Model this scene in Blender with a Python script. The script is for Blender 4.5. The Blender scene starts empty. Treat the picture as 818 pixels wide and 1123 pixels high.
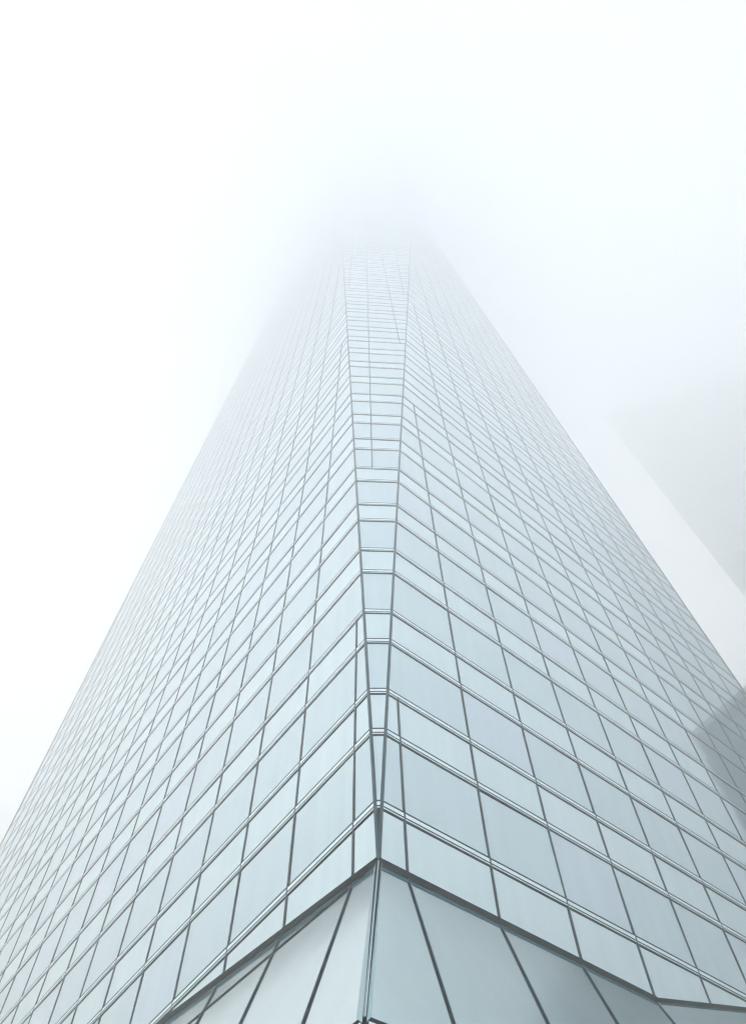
# Glass curtain-wall tower with a widening chamfered corner, seen from the pavement, its head lost in fog.
import bpy, math, random
from mathutils import Vector, Matrix

random.seed(7)
sc = bpy.context.scene
COL = sc.collection

# ------------------------------------------------------------------ dimensions (u = one storey = 4.06 m)
S = 4.06
CAM = Vector((-1.725242581, -2.192182093, -2.918026515))
YAW, PITCH, ROLL = 0.7069873544, 0.9898723168, -0.1840932833
FPX, PX, PY, PW, PH = 899.14817, 507.93107, 704.23495, 818.0, 1123.0
GZ = CAM.z - 1.6 / S                      # pavement level in storeys
Z0 = -0.3687                              # foot of the chamfer
KL, KR = 0.0477709, 0.0658075             # how fast the chamfer widens on each face
W = 0.5660194                             # mullion spacing
OL, OR = 0.1925288, 0.1636880             # first mullion on each face
BL, BR = 11.348892, 7.583858              # plan
NF = 57                                   # storeys
SP = 0.6205828
DL = {0: (0, -.0341), 1: (-.0196, -.0587), 2: (-.0348, -.0246)}

def Pm(v):                                # storeys -> metres, pavement at z = 0
    return Vector((v[0] * S, v[1] * S, (v[2] - GZ) * S))

levels = []
for n in range(NF):
    a, b = DL.get(n, (0, 0))
    levels += [n + a, n + SP + b]
ZTOP = NF - .05
levels = [z for z in levels if z < ZTOP - .1]

# ------------------------------------------------------------------ helpers
def link(o, parent=None):
    COL.objects.link(o)
    if parent is not None: o.parent = parent
    return o

def empty(name, loc=(0, 0, 0)):
    o = bpy.data.objects.new(name, None); o.location = loc
    return link(o)

def tag(o, label=None, cat=None, group=None, kind=None):
    if label: o['label'] = label
    if cat: o['category'] = cat
    if group: o['group'] = group
    if kind: o['kind'] = kind
    return o

class MB:
    """collects solids in metres and links them as one mesh"""
    def __init__(s): s.v = []; s.f = []; s.mi = []; s.mats = []
    def m(s, mat):
        if mat not in s.mats: s.mats.append(mat)
        return s.mats.index(mat)
    def slab(s, poly, n, d0, d1, mat):
        """solid on the polygon (metres, counter-clockwise seen from outside) from offset d0 to d1 along n"""
        k = len(poly); b = len(s.v); i = s.m(mat)
        s.v += [p + n * d0 for p in poly] + [p + n * d1 for p in poly]
        s.f.append([b + k + j for j in range(k)]); s.f.append([b + j for j in reversed(range(k))])
        for j in range(k):
            q = (j + 1) % k
            s.f.append([b + j, b + q, b + k + q, b + k + j])
        s.mi += [i] * (k + 2)
    def build(s, name, parent=None):
        me = bpy.data.meshes.new(name)
        me.from_pydata([tuple(v) for v in s.v], [], s.f)
        for m in s.mats: me.materials.append(m)
        me.polygons.foreach_set('material_index', s.mi)
        me.update()
        return link(bpy.data.objects.new(name, me), parent)

# ------------------------------------------------------------------ materials
def principled(name, col, rough=.5, metal=0., spec=None):
    m = bpy.data.materials.new(name); m.use_nodes = True
    b = m.node_tree.nodes['Principled BSDF']
    b.inputs['Base Color'].default_value = (*col, 1)
    b.inputs['Roughness'].default_value = rough
    b.inputs['Metallic'].default_value = metal
    if spec is not None: b.inputs['Specular IOR Level'].default_value = spec
    return m, b

def glass(name, col, rough=.06, streak=.025):
    """coated facade glass: mirror-like with a blue-grey tint, faint rain streaks and a slightly wavy surface"""
    m, b = principled(name, col, rough, 1.0)
    nt = m.node_tree; N = nt.nodes.new; Lk = nt.links.new
    tc = N('ShaderNodeTexCoord')
    mp = N('ShaderNodeMapping'); mp.inputs['Scale'].default_value = (2.2, 2.2, .16); Lk(tc.outputs['Object'], mp.inputs['Vector'])
    n1 = N('ShaderNodeTexNoise'); n1.inputs['Scale'].default_value = 1.0; n1.inputs['Detail'].default_value = 4; Lk(mp.outputs[0], n1.inputs['Vector'])
    r = N('ShaderNodeMapRange'); r.inputs['From Min'].default_value = .3; r.inputs['From Max'].default_value = .7
    r.inputs['To Min'].default_value = 1 - streak; r.inputs['To Max'].default_value = 1 + streak; Lk(n1.outputs['Fac'], r.inputs['Value'])
    mx = N('ShaderNodeVectorMath'); mx.operation = 'SCALE'; mx.inputs[0].default_value = col; Lk(r.outputs[0], mx.inputs['Scale'])
    Lk(mx.outputs[0], b.inputs['Base Color'])
    n2 = N('ShaderNodeTexNoise'); n2.inputs['Scale'].default_value = .55; n2.inputs['Detail'].default_value = 1; Lk(tc.outputs['Object'], n2.inputs['Vector'])
    bp = N('ShaderNodeBump'); bp.inputs['Strength'].default_value = .25; bp.inputs['Distance'].default_value = .03
    Lk(n2.outputs['Fac'], bp.inputs['Height']); Lk(bp.outputs[0], b.inputs['Normal'])
    return m

G_VIS = [glass('vision_glass_a', (.58, .70, .74)), glass('vision_glass_b', (.60, .70, .765)), glass('vision_glass_c', (.58, .705, .735))]
G_SPA = [glass('spandrel_glass_a', (.645, .77, .795)), glass('spandrel_glass_b', (.655, .77, .80)), glass('spandrel_glass_c', (.635, .765, .785))]
G_POD = [glass('podium_glass_a', (.60, .71, .73), .12, .02), glass('podium_glass_b', (.60, .73, .75), .17, .02)]
M_MUL, _ = principled('mullion_metal', (.004, .040, .054), .45, .2)
M_MUL2, _ = principled('corner_cap_metal', (.06, .13, .15), .3, .8)
M_STRIP, _ = principled('transom_strip', (.80, .91, .93), .22, 1.)
M_SEAM, _ = principled('black_gasket', (.001, .018, .027), .9, 0, 0.)
M_CAP, _ = principled('ridge_cap_metal', (.42, .52, .54), .3, 1.)
M_BLACK, _ = principled('black_trim', (.003, .005, .006), .9, 0, 0.)
M_TEAL, _ = principled('green_glass_edge', (.008, .15, .19), .25, 0)
M_FRIT, _ = principled('frit_border', (.50, .62, .64), .15, 1.)
M_ROOF, _ = principled('roof_membrane', (.3, .3, .3), .8)

# ------------------------------------------------------------------ tower faces
XN, YN = Vector((-1, 0, 0)), Vector((0, -1, 0))
O0 = Vector((0, 0, Z0))
eL, eR = Vector((0, KL, 1)), Vector((KR, 0, 1))
NC = eR.cross(eL).normalized()
if NC.x > 0: NC = -NC
def base_left(y): return min(Z0 + .005 + .154 * y, .3)
def base_right(x): return -.385 if x < 1.87 else min(-.385 + .29 * (x - 1.87), .35)

tower = empty('glass_tower', (0, 0, 0))
tag(tower, 'tall blue-grey glass tower with a widening chamfered corner, its head lost in fog', 'skyscraper')

R3 = Vector((math.sin(YAW), -math.cos(YAW), 0)); F3 = Vector((math.cos(YAW) * math.cos(PITCH), math.sin(YAW) * math.cos(PITCH), math.sin(PITCH)))
U3 = R3.cross(F3); c_, s_ = math.cos(ROLL), math.sin(ROLL)
RV = c_ * R3 + s_ * U3; UV = -s_ * R3 + c_ * U3; FV = F3
def view(p):
    q = Vector(p) - CAM; w = max(q.dot(FV), 1e-3)
    return PX + FPX * q.dot(RV) / w, PY - FPX * q.dot(UV) / w
def seen_area(pts):
    """how large a cell shows: used only to pick which 100 cells become parts of their own"""
    P = [view(p) for p in pts]
    cx = sum(p[0] for p in P) / len(P); cy = sum(p[1] for p in P) / len(P)
    if not (-10 < cx < PW + 10 and -10 < cy < PH + 10): return 0
    a = 0
    for i in range(len(P)):
        x1, y1 = P[i]; x2, y2 = P[(i + 1) % len(P)]; a += x1 * y2 - x2 * y1
    return abs(a) / 2

cells = []          # (area, polygon in storeys, normal, material)
def cell(pts, n, kind):
    mats = G_VIS if kind else G_SPA
    mat = random.choices(mats, (.5, .25, .25))[0]
    cells.append((seen_area(pts), [Vector(p) for p in pts], n, mat))

lv = levels + [ZTOP]
rows = [(None, lv[0], False)] + [(lv[i], lv[i + 1], i % 2 == 0) for i in range(len(lv) - 1)]
GAP = .15
def left_top(m):  # where a mullion of the left face ends
    y = OL + m * W
    if m == 0: return lv[4]
    z = Z0 + min((y - GAP), (BL - y - GAP)) / KL
    c = [l for l in lv if l <= z]
    return c[-1] if c else None
def right_top(m):
    x = OR + m * W
    if m == 0: return lv[2]
    z = Z0 + min((x - GAP), (BR - x - GAP)) / KR
    c = [l for l in lv if l <= z]
    return c[-1] if c else None
left_m = [(OL + m * W, left_top(m)) for m in range(60) if OL + m * W < BL - .1]
right_m = [(OR + m * W, right_top(m)) for m in range(60) if OR + m * W < BR - .1]
left_m = [(a, t) for a, t in left_m if t is not None]; right_m = [(a, t) for a, t in right_m if t is not None]

for za, zb, big in rows:
    z1 = za if za is not None else Z0
    t1, t2 = z1 - Z0, zb - Z0
    mid = (z1 + zb) / 2
    # left face (x = 0)
    br = [None] + [a for a, t in left_m if t >= zb - 1e-6] + [None]
    for i in range(len(br) - 1):
        a1 = a2 = br[i]; b1 = b2 = br[i + 1]
        if a1 is None: a1, a2 = KL * t1, KL * t2
        if b1 is None: b1, b2 = BL - KL * t1, BL - KL * t2
        if b2 - a2 < .01: continue
        q = [(0, b1, max(z1, base_left(b1)) if za is None or z1 < .7 else z1), (0, a1, max(z1, base_left(a1)) if za is None or z1 < .7 else z1), (0, a2, zb), (0, b2, zb)]
        if min(q[0][2], q[1][2]) >= zb: continue
        q[0] = (0, b1, min(q[0][2], zb - .001))
        cell(q, XN, big)
    br = [None] + [a for a, t in right_m if t >= zb - 1e-6] + [None]
    for i in range(len(br) - 1):
        a1 = a2 = br[i]; b1 = b2 = br[i + 1]
        if a1 is None: a1, a2 = KR * t1, KR * t2
        if b1 is None: b1, b2 = BR - KR * t1, BR - KR * t2
        if b2 - a2 < .01: continue
        q = [(a1, 0, max(z1, base_right(a1)) if z1 < .7 else z1), (b1, 0, max(z1, base_right(b1)) if z1 < .7 else z1), (b2, 0, zb), (a2, 0, zb)]
        if min(q[0][2], q[1][2]) >= zb: continue
        q[1] = (b1, 0, min(q[1][2], zb - .001))
        cell(q, YN, big)

# chamfer: its own mullions, given by a point on the plane: fraction of the width at two heights
CH = [(5.0, 24., .3935, .0), (11.55, 40., .0, .0), (19.6, 45., 0, 0), (25., 50., 0, 0)]
def cpt(u, z):      # u across (0 left edge .. 1 right edge)
    t = z - Z0
    return Vector((KR * t * u, KL * t * (1 - u), z))
dirC = None
def cline(name_pts):
    (u1, z1), (u2, z2) = name_pts
    p, q = cpt(u1, z1), cpt(u2, z2)
    return p, (q - p) / (z2 - z1)
CM = []             # (point, direction per storey, z from, z to)
for pts, za, zb in CHAMFER_MULLIONS if 'CHAMFER_MULLIONS' in globals() else (
        (((.383, 5.0), (.357, 16.0)), 5.0, ZTOP),
        (((.90, 11.62), (.60, 24.0)), 11.62, ZTOP),
        (((.93, 17.6), (.82, 24.0)), 17.62, ZTOP),
        (((.06, 18.0), (.12, 24.0)), 18.0, ZTOP)):
    p, dv = cline(pts)
    z_end = zb
    # stop where the line leaves the chamfer
    z = za
    while z < zb:
        x = p + dv * (z - p.z); w = KR * (z - Z0)
        if not (0.0 < x.x / w < 1.0): z_end = z; break
        z += .1
    CM.append((p, dv, za, z_end))
def chamfer_breaks(z):
    w = KR * (z - Z0)
    return [((p + dv * (z - p.z)).x / w, za, ze) for p, dv, za, ze in CM]
for za, zb, big in rows:
    if za is None:
        n = NC; q = [cpt(0, Z0 + .02), cpt(1, Z0 + .02), cpt(1, zb), cpt(0, zb)]
        cells.append((seen_area(q), q, NC, M_SEAM)); continue
    bs = sorted([(u1[0], u2[0]) for u1, u2 in zip(chamfer_breaks(za), chamfer_breaks(zb)) if u1[1] <= za + 1e-3 and u1[2] >= zb])
    bs = [(0, 0)] + bs + [(1, 1)]
    for (a1, a2), (b1, b2) in zip(bs[:-1], bs[1:]):
        if b1 > a1 and b2 > a2: cell([cpt(a1, za), cpt(b1, za), cpt(b2, zb), cpt(a2, zb)], NC, big)

# the other five faces of the octagonal shaft
def ring(z):
    t = max(z - Z0, 0)
    return [Vector((0, KL * t, z)), Vector((KR * t, 0, z)), Vector((BR - KR * t, 0, z)), Vector((BR, KL * t, z)),
            Vector((BR, BL - KL * t, z)), Vector((BR - KR * t, BL, z)), Vector((KR * t, BL, z)), Vector((0, BL - KL * t, z))]
def face_normal(i, z=10.):
    a, b = ring(z)[i], ring(z)[(i + 1) % 8]; a2 = ring(z + 5)[i]
    n = (b - a).cross(a2 - a).normalized()
    return n
for za, zb, big in rows:
    z1 = Z0 if za is None else za
    A, B = ring(z1), ring(zb)
    for i in (2, 3, 4, 5, 6):
        j = (i + 1) % 8
        n = face_normal(i)
        k = max(1, round((B[j] - B[i]).length / W)) if i in (2, 6) else 1
        for c in range(k):
            f, g = c / k, (c + 1) / k
            q = [A[i].lerp(A[j], f), A[i].lerp(A[j], g), B[i].lerp(B[j], g), B[i].lerp(B[j], f)]
            if (q[1] - q[0]).length < .01 and (q[2] - q[3]).length < .01: continue
            cells.append((0, q, n, random.choice(G_VIS if big else G_SPA)))

def add_panel(mb, c):
    area, pts, n, mat = c
    P = [Pm(p) for p in pts]
    ctr = sum(P, Vector()) / len(P)
    P = [p + (ctr - p).normalized() * .006 for p in P]
    if area > 0 and mat is not M_SEAM:      # every pane sits a hair out of true
        ax = Vector((random.gauss(0, 1), random.gauss(0, 1), random.gauss(0, 1))).normalized()
        rot = Matrix.Rotation(random.gauss(0, .003), 3, ax)
        P = [ctr + rot @ (p - ctr) for p in P]
    mb.slab(P, n, -.04, 0, mat)
cells.sort(key=lambda c: -c[0])
for c in cells[:100]:
    mb = MB(); add_panel(mb, c); mb.build('glass_panel', tower)
mb = MB()
for c in cells[100:]: add_panel(mb, c)
tag(mb.build('glass_panel', tower), kind='stuff')

# ------------------------------------------------------------------ transoms: one band per level, round the shaft
H = .066            # band height in storeys
def on_face(i, z, grow=0.):
    r = ring(z); a, b = r[i], r[(i + 1) % 8]
    d = (b - a)
    if d.length > 1e-6: d.normalize()
    return a - d * grow, b + d * grow
def transom(mb, zc):
    for i in range(8):
        n = face_normal(i)
        for (h0, h1, pr, mat) in ((-.5, .5, .016, M_SEAM), (-.06, .31, .0175, M_STRIP), (-.34, -.22, .0175, M_STRIP)):
            za, zb = zc + h0 * H, zc + h1 * H
            (a1, b1), (a2, b2) = on_face(i, za), on_face(i, zb)
            if zc < .5:
                lo = (lambda p: base_left(p.y)) if i == 7 else (lambda p: base_right(p.x)) if i == 1 else None
                if lo:      # the foot of the curtain wall cuts the lowest band
                    a1, b1, a2, b2 = [clip_to_base(p, q, lo, zc) for p, q in ((a1, b1), (b1, a1), (a2, b2), (b2, a2))]
            if (b2 - a2).length < .02: continue
            mb.slab([Pm(a1), Pm(b1), Pm(b2), Pm(a2)], n, .001, pr, mat)
def clip_to_base(p, q, lo, zc):
    if lo(p) < p.z - .0: return p
    for k in range(1, 400):
        r = p.lerp(q, k / 400)
        if lo(r) < r.z: return r
    return q
tl = levels[:]
for z in tl[:99]:
    mb = MB(); transom(mb, z); mb.build('transom', tower)
mb = MB()
for z in tl[99:]: transom(mb, z)
tag(mb.build('transom', tower), kind='stuff')

# ------------------------------------------------------------------ mullions
def bar(mb, p, q, side, n, hw, d0, d1, mat):
    p, q = Pm(p), Pm(q); s = side.normalized() * hw
    mb.slab([p - s, p + s, q + s, q - s], n, d0, d1, mat)
for y, t in left_m:
    z = max(base_left(y), Z0)
    mb = MB(); bar(mb, (0, y, z), (0, y, t), Vector((0, -1, 0)), XN, .022, .002, .020, M_MUL)
    mb.build('mullion', tower)
for x, t in right_m:
    z = base_right(x)
    mb = MB(); bar(mb, (x, 0, z), (x, 0, t), Vector((1, 0, 0)), YN, .022, .002, .020, M_MUL)
    mb.build('mullion', tower)
SC = (cpt(1, 5) - cpt(0, 5)).normalized()
for p, dv, za, ze in CM:
    mb = MB(); bar(mb, p + dv * (za - p.z), p + dv * (ze - p.z), SC, NC, .022, .002, .020, M_MUL)
    mb.build('mullion', tower)
# corner posts along the eight slanting edges
for i in range(8):
    a, b = ring(Z0 + .01)[i], ring(ZTOP)[i]
    n = (face_normal(i) + face_normal((i - 1) % 8)).normalized()
    up = (b - a).normalized(); side = up.cross(n)
    if i == 1: side = up.cross(n)
    mb = MB()
    bar(mb, a, b, side, n, .034, -.05, .024, M_MUL)
    bar(mb, a, b, side, n, .014, .0242, .036, M_MUL2)
    mb.build('corner_post', tower)
# roof
mb = MB()
r = [Pm(p) for p in ring(ZTOP)]
mb.slab(r, Vector((0, 0, 1)), 0, .6, M_ROOF)
mb.build('roof', tower)

# ------------------------------------------------------------------ black foot trim of the curtain wall
def foot(pts, n, mb, h0=-.022, h1=.018):
    for p, q in zip(pts[:-1], pts[1:]):
        p, q = Vector(p), Vector(q); dz0, dz1 = Vector((0, 0, h0)), Vector((0, 0, h1))
        mb.slab([Pm(p + dz0), Pm(q + dz0), Pm(q + dz1), Pm(p + dz1)], n, .001, .045, M_BLACK)
YE, XE = 4.3, 4.4
mb = MB()
foot([(0, YE, base_left(YE)), (0, 0, base_left(0))], XN, mb, -.020, .016)
mb.build('foot_trim', tower)
mb = MB()
foot([(0, 0, -.372), (1.87, 0, -.385)], YN, mb)
foot([(1.87, 0, -.385), (XE, 0, base_right(XE))], YN, mb, -.012, .014)
mb.build('foot_trim', tower)

# ------------------------------------------------------------------ flared glass podium
NLp = Vector((-.936, -.053, .347)).normalized()
NRp = Vector((0, -.937, .349)).normalized()
NR2 = Vector((-.101, -.9317, .349)).normalized()
PO = Vector((0, 0, -.392)); PO2 = Vector((1.865, 0, -.405))
ZB = -1.475
def meet(n1, p1, n2, p2, z):       # point of two planes' line at height z
    # solve n1.(x-p1)=0, n2.(x-p2)=0
    a, b, c = n1.x, n1.y, n1.dot(p1) - n1.z * z
    d, e, f = n2.x, n2.y, n2.dot(p2) - n2.z * z
    D = a * e - b * d
    return Vector(((c * e - b * f) / D, (a * f - c * d) / D, z))
def drop(p, dv, z):
    return p + dv * ((z - p.z) / dv.z)
def zl(y):   # top edge of the left podium plane where it meets x = 0
    return PO.z + (.053 * y) / .347
def topL(y): return Vector((0, y, zl(y)))
def topR(x): return Vector((x, 0, PO.z)) if x <= 1.865 else Vector((x, 0, PO.z + .101 * (x - 1.865) / .349))
dL = Vector((-.333, -.173, -.927)).normalized()
dL -= NLp * dL.dot(NLp)
dR = Vector((-.135, -.345, -.928)).normalized()
dR -= NRp * dR.dot(NRp)
ridgeB = meet(NLp, PO, NRp, PO, ZB)
ridge2B = meet(NRp, PO, NR2, PO2, ZB)
ridge2T = Vector((1.865, 0, PO.z))
pod_left = [.195, .785, 1.369, 1.95, 2.53, 3.11, 3.7, YE]
pod_right = [.165, .725, 1.285]
podium = tower
def panel(name, pts, n, mat):
    mb = MB(); P = [Pm(p) for p in pts]; c = sum(P, Vector()) / len(P)
    P = [p + (c - p).normalized() * .008 for p in P]
    mb.slab(P, n, -.05, 0, mat); return mb.build(name, tower)
zt2 = -.375
prev_t, prev_b = Vector((0, 0, PO.z)), ridgeB
for k, y in enumerate(pod_left):
    t = topL(y); b = drop(t, dL, ZB)
    panel('podium_panel', [b, prev_b, prev_t, t], NLp, G_POD[0])
    prev_t, prev_b = t, b
prev_t, prev_b = Vector((0, 0, PO.z)), ridgeB
for k, x in enumerate(pod_right + [None]):
    if x is None: t, b = ridge2T, ridge2B
    else:
        t = topR(x); b = drop(t, dR, ZB)
    panel('podium_panel', [prev_b, b, t, prev_t], NRp, G_POD[1])
    prev_t, prev_b = t, b
dR2 = (ridge2B - ridge2T)
prev_t, prev_b = ridge2T, ridge2B
for x in (3.0, 3.7, XE):
    t = topR(x); b = drop(t, dR2, ZB)
    # keep the foot on the plane
    b = b + Vector((0, -1, 0)) * 0
    off = (b - PO2).dot(NR2); b = b - Vector((0, 1, 0)) * (off / NR2.y)
    panel('podium_panel', [prev_b, b, t, prev_t], NR2, G_POD[1])
    prev_t, prev_b = t, b
endR_t, endR_b = prev_t, prev_b

def podbar(name, a, b, n, hw, d1, mat, edge=None):
    up = (b - a).normalized(); side = n.cross(up)
    mb = MB(); bar(mb, a, b, side, n, hw, .002, d1, mat)
    if edge: bar(mb, a, b, side, n, hw * .35, d1 + .001, d1 + .012, edge)
    return mb.build(name, tower)
for y in pod_left[:-1]:
    t = topL(y); podbar('podium_mullion', drop(t, dL, ZB), t, NLp, .020, .02, M_SEAM, M_MUL2)
for x in pod_right:
    t = topR(x); podbar('podium_mullion', drop(t, dR, ZB), t, NRp, .022, .02, M_SEAM, M_MUL2)
# second, level transom of the left podium
a = Vector((0, .12, 0)); 
def onL(y, z): # point on left podium plane
    x = -(NLp.y * (y - PO.y) + NLp.z * (z - PO.z)) / NLp.x
    return Vector((x, y, z))
podbar('podium_transom', onL(YE, zt2), onL(.10, zt2), NLp, .022, .02, M_SEAM)
# ridge between the two flared planes: cap with two dark joints and a printed border on each side
def ridge(a, b, nA, nB, wide=1.0):
    n = (nA + nB).normalized(); up = (b - a).normalized(); side = n.cross(up)
    mb = MB()
    bar(mb, a, b, side, n, .034 * wide, -.03, .020, M_SEAM)
    bar(mb, a, b, side, n, .014 * wide, .0202, .030, M_CAP)
    return mb.build('ridge_cap', tower)
ridge(ridgeB, Vector((0, 0, PO.z + .02)), NLp, NRp)
for n, sgn in ((NLp, 1), (NRp, -1)):
    up = (Vector((0, 0, PO.z)) - ridgeB).normalized(); side = n.cross(up).normalized()
    off = side * (-sgn) * (.080 / S)
    mb = MB(); bar(mb, ridgeB + off - up * .03, Vector((0, 0, PO.z)) + off * .6, side, n, .042, .003, .006, M_FRIT); mb.build('glass_border', tower)
ridge(ridge2B, ridge2T, NRp, NR2, .9)
# green polished glass edge under the black trim
def edge(a, b, n, dn):
    up = dn; mb = MB()
    P = [Pm(a), Pm(b), Pm(b + up), Pm(a + up)]
    if (P[1] - P[0]).cross(P[2] - P[0]).dot(n) < 0: P = P[::-1]
    mb.slab(P, n, .003, .012, M_TEAL); mb.build('glass_edge', tower)
edge(topL(YE), topL(0), NLp, dL * .030)
edge(topR(0), topR(1.865), NRp, Vector((0, -.349, -.937)) * .034)
edge(topR(1.865), topR(XE), NR2, Vector((0, -.349, -.937)) * .012)
# black transom at the foot of the flare, and the upright lobby glazing below it
Ld = drop(topL(YE), dL, ZB)
mb = MB()
for a, b, n in ((Ld, ridgeB, Vector((-1, -.057, 0))), (ridgeB, ridge2B, YN), (ridge2B, endR_b, Vector((-.108, -.994, 0)))):
    dz = Vector((0, 0, .05))
    mb.slab([Pm(a - dz), Pm(b - dz), Pm(b), Pm(a)], n.normalized(), -.1, .06, M_SEAM)
    mb.slab([Pm(a - dz * .65), Pm(b - dz * .65), Pm(b - dz * .35), Pm(a - dz * .35)], n.normalized(), .061, .075, M_STRIP)
mb.build('podium_transom', tower)
def lobby(a, b, n, k):
    for i in range(k):
        p, q = a.lerp(b, i / k), a.lerp(b, (i + 1) / k)
        g0 = Vector((p.x, p.y, GZ)); g1 = Vector((q.x, q.y, GZ)); dz = Vector((0, 0, .05))
        panel('lobby_panel', [g0, g1, q - dz, p - dz], n, G_POD[1])
        mb = MB(); bar(mb, g0, p - dz, (q - p), n, .03, .002, .05, M_MUL); mb.build('lobby_mullion', tower)
lobby(Ld, ridgeB, Vector((-1, -.057, 0)).normalized(), 7)
lobby(ridgeB, ridge2B, YN, 3)
lobby(ridge2B, endR_b, Vector((-.108, -.994, 0)).normalized(), 4)
# upright walls of the lower storeys beyond the flare
def wall_block(name, pts, z0, z1, mat):
    mb = MB(); n = Vector((0, 0, 1))
    mb.slab([Pm((p[0], p[1], z0)) for p in pts], n, 0, (z1 - z0) * S, mat); return mb.build(name, tower)
e = .02
wall_block('lower_block', [(e, YE, 0), (BR - e, YE, 0), (BR - e, BL - e, 0), (e, BL - e, 0)], GZ, .28, G_POD[1])
wall_block('lower_block', [(XE, e, 0), (BR - 2 * e, e, 0), (BR - 2 * e, YE - e, 0), (XE, YE - e, 0)], GZ, .30, G_POD[1])
# closing cheeks at both ends of the flare
def cheek(a, b, n, inner):
    P = [a, b, Vector((b.x, b.y, GZ)), inner]
    P = [Pm(p) for p in P]
    if (P[1] - P[0]).cross(P[2] - P[0]).dot(n) < 0: P = P[::-1]
    mb = MB(); mb.slab(P, n, .002, .03, G_POD[1]); mb.build('podium_cheek', tower)
cheek(topL(YE), Ld, Vector((0, 1, 0)), Vector((0, YE, GZ)))
cheek(topR(XE), endR_b, Vector((1, 0, 0)), Vector((XE, 0, GZ)))

# ------------------------------------------------------------------ neighbouring tower, a ghost in the fog and a dark shape in the glazing
NA = Vector((92., 5.8, 0)); NP = [NA, Vector((130., 11.2, 0)), Vector((158., -30., 0)), Vector((124., -38.5, 0))]; NH = 238.
nb = empty('office_tower', NA)
tag(nb, 'pale grey office tower, a faint shape in the fog right of the glass one', 'office tower')
M_CON, _ = principled('dark_cladding', (.34, .39, .41), .5)
M_NG, _ = principled('dark_window_glass', (.24, .30, .32), .3, .5)
UPV = Vector((0, 0, 1))
def box(mb, x0, x1, y0, y1, z0, z1, mat):
    mb.slab([Vector(p) for p in ((x0, y0, z0), (x1, y0, z0), (x1, y1, z0), (x0, y1, z0))], UPV, 0, z1 - z0, mat)
NPl = [p - NA for p in NP]; NPl = [NPl[0], NPl[3], NPl[2], NPl[1]]       # counter-clockwise
mb = MB(); mb.slab(NPl, UPV, 0, NH, M_CON); mb.build('wall', nb)
ctr = sum(NPl, Vector()) / 4
mb = MB(); mb.slab([ctr + (p - ctr) * 1.01 for p in NPl], UPV, NH + .01, NH + 1.4, M_CON); mb.build('roof', nb)
z = 6.
while z < NH - 3:
    mb = MB()
    for a, b in zip(NPl, NPl[1:] + NPl[:1]):
        d = (b - a).normalized(); n = d.cross(UPV)
        p, q = a + d * 1.2 + UPV * z, b - d * 1.2 + UPV * z
        mb.slab([p, q, q + UPV * 2.3, p + UPV * 2.3], n, .01, .12, M_NG)
    mb.build('window_band', nb); z += 3.9

# low block east of the tower: out of the frame, but its dark shape stands in the right-hand glazing
lb = empty('office_block', (50., -11.8, 0))
tag(lb, 'lower dark office block, seen only as a dark patch mirrored in the right face', 'office building')
LP = [Vector((0, 0, 0)), Vector((28, -8, 0)), Vector((31, 30, 0)), Vector((0, 30, 0))]
M_LB, _ = principled('grey_stone_cladding', (.10, .16, .185), .6)
mb = MB(); mb.slab(LP, UPV, 0, 63, M_LB); mb.build('wall', lb)
c4 = sum(LP, Vector()) / 4
mb = MB(); mb.slab([c4 + (p - c4) * 1.02 for p in LP], UPV, 63.01, 63.8, M_CON); mb.build('roof', lb)
for f in range(15):
    for a, b in zip(LP, LP[1:] + LP[:1]):
        d = (b - a).normalized(); n = d.cross(UPV); k = int((b - a).length // 3.4)
        if b is not LP[0]: continue          # only the street front shows in the glazing
        for j in range(k):
            p = a + d * (1. + j * 3.4) + UPV * (4.5 + f * 3.9); q = p + d * 2.2
            mb = MB(); mb.slab([p, q, q + UPV * 2.2, p + UPV * 2.2], n, .01, .06, M_NG); mb.build('window', lb)

# ------------------------------------------------------------------ ground
GR = 700.
def sheet(name, x0, x1, y0, y1, z, mat, thick=None):
    me = bpy.data.meshes.new(name)
    if thick:
        mb = MB(); box(mb, x0, x1, y0, y1, z - thick, z, mat); o = mb.build(name)
    else:
        me.from_pydata([(x0, y0, z), (x1, y0, z), (x1, y1, z), (x0, y1, z)], [], [(0, 1, 2, 3)]); me.materials.append(mat)
        o = link(bpy.data.objects.new(name, me))
    return tag(o, kind='structure')
M_ASP, b = principled('asphalt', (.05, .05, .052), .85)
nt = M_ASP.node_tree; n = nt.nodes.new('ShaderNodeTexNoise'); n.inputs['Scale'].default_value = 40; r_ = nt.nodes.new('ShaderNodeValToRGB')
r_.color_ramp.elements[0].color = (.035, .035, .037, 1); r_.color_ramp.elements[1].color = (.075, .075, .078, 1)
nt.links.new(n.outputs['Fac'], r_.inputs[0]); nt.links.new(r_.outputs[0], b.inputs['Base Color'])
M_PAV, b = principled('paving', (.28, .28, .27), .8)
nt = M_PAV.node_tree; tc = nt.nodes.new('ShaderNodeTexCoord'); br = nt.nodes.new('ShaderNodeTexBrick')
br.inputs['Scale'].default_value = 1.; br.inputs['Color1'].default_value = (.27, .27, .26, 1); br.inputs['Color2'].default_value = (.32, .315, .30, 1); br.inputs['Mortar'].default_value = (.12, .12, .12, 1)
br.inputs['Mortar Size'].default_value = .008; br.inputs['Brick Width'].default_value = .9; br.inputs['Row Height'].default_value = .6
nt.links.new(tc.outputs['Object'], br.inputs['Vector']); nt.links.new(br.outputs['Color'], b.inputs['Base Color'])
sheet('ground', -GR, GR, -GR, GR, -.13, M_ASP)
sheet('pavement', -70, 60, -80, 90, 0, M_PAV, .16)

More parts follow.
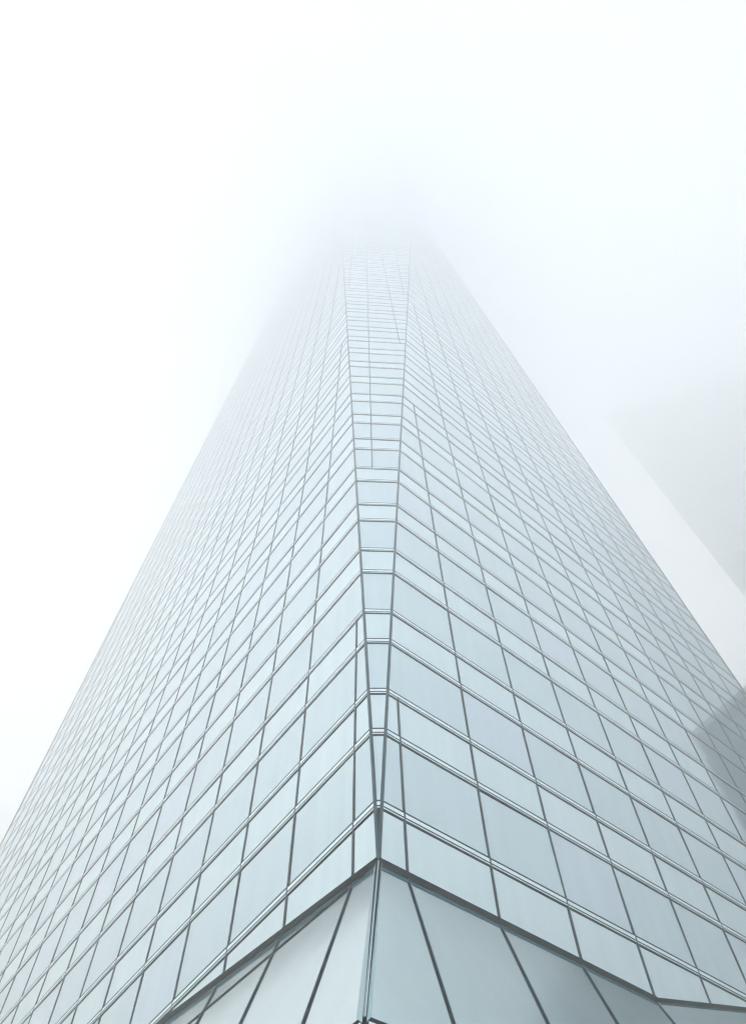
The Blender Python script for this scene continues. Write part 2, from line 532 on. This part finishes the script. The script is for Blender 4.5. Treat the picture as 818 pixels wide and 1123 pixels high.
# ------------------------------------------------------------------ haze
DENS = 0.0142
hz = bpy.data.materials.new('haze_air'); hz.use_nodes = True
nt = hz.node_tree
for nd in list(nt.nodes):
    if nd.type == 'BSDF_PRINCIPLED': nt.nodes.remove(nd)
pv = nt.nodes.new('ShaderNodeVolumePrincipled')
pv.inputs['Color'].default_value = (.995, .998, .988, 1); pv.inputs['Density'].default_value = DENS; pv.inputs['Anisotropy'].default_value = .55
out = [n for n in nt.nodes if n.type == 'OUTPUT_MATERIAL'][0]
nt.links.new(pv.outputs[0], out.inputs['Volume'])
top = (ZTOP - GZ) * S + 3
mb = MB(); box(mb, -GR - 5, GR + 5, -GR - 5, GR + 5, -1.2, top, hz)
tag(mb.build('haze'), kind='stuff')

# ------------------------------------------------------------------ light
w = bpy.data.worlds.new('World'); sc.world = w; w.use_nodes = True
nt = w.node_tree; bg = nt.nodes['Background']
sky = nt.nodes.new('ShaderNodeTexSky'); sky.sky_type = 'NISHITA'; sky.sun_disc = False
EL, AZ = math.radians(42), math.radians(60)       # sun stands to the left of the tower, behind the fog
sky.sun_elevation = EL; sky.sun_rotation = math.radians(90) - AZ
sky.dust_density = 3.
nt.links.new(sky.outputs[0], bg.inputs['Color']); bg.inputs['Strength'].default_value = .15
sl = bpy.data.lights.new('sun', 'SUN'); sl.energy = 1.5; sl.angle = math.radians(165); sl.color = (1, .975, .915)
so = link(bpy.data.objects.new('sun', sl))
dv = Vector((math.cos(AZ) * math.cos(EL), math.sin(AZ) * math.cos(EL), math.sin(EL)))
so.rotation_euler = dv.to_track_quat('Z', 'Y').to_euler(); so.location = dv * 400

# ------------------------------------------------------------------ camera
cd = bpy.data.cameras.new('camera'); co = link(bpy.data.objects.new('camera', cd))
cd.sensor_fit = 'HORIZONTAL'; cd.sensor_width = 36; cd.lens = FPX / PW * 36
cd.shift_x = -(PX - PW / 2) / PW; cd.shift_y = (PY - PH / 2) / PW
cd.clip_start = .1; cd.clip_end = 5000
M = Matrix((RV, UV, -FV)).transposed().to_4x4(); M.translation = Pm(CAM); co.matrix_world = M
sc.camera = co

sc.render.engine = 'CYCLES'
cy = sc.cycles
cy.max_bounces = 18; cy.volume_bounces = 14; cy.glossy_bounces = 4; cy.diffuse_bounces = 3; cy.caustics_reflective = True
sc.render.filter_size = 1.1 if hasattr(sc.render, 'filter_size') else 1.5
cy.filter_width = 1.15
cy.use_denoising = True; cy.denoiser = 'OPENIMAGEDENOISE'
cy.use_adaptive_sampling = True; cy.adaptive_threshold = .02
vs = sc.view_settings; vs.view_transform = 'Standard'; vs.look = 'None'; vs.gamma = 1; vs.use_curve_mapping = False
sc.display_settings.display_device = 'sRGB'
vs.exposure = 1.42
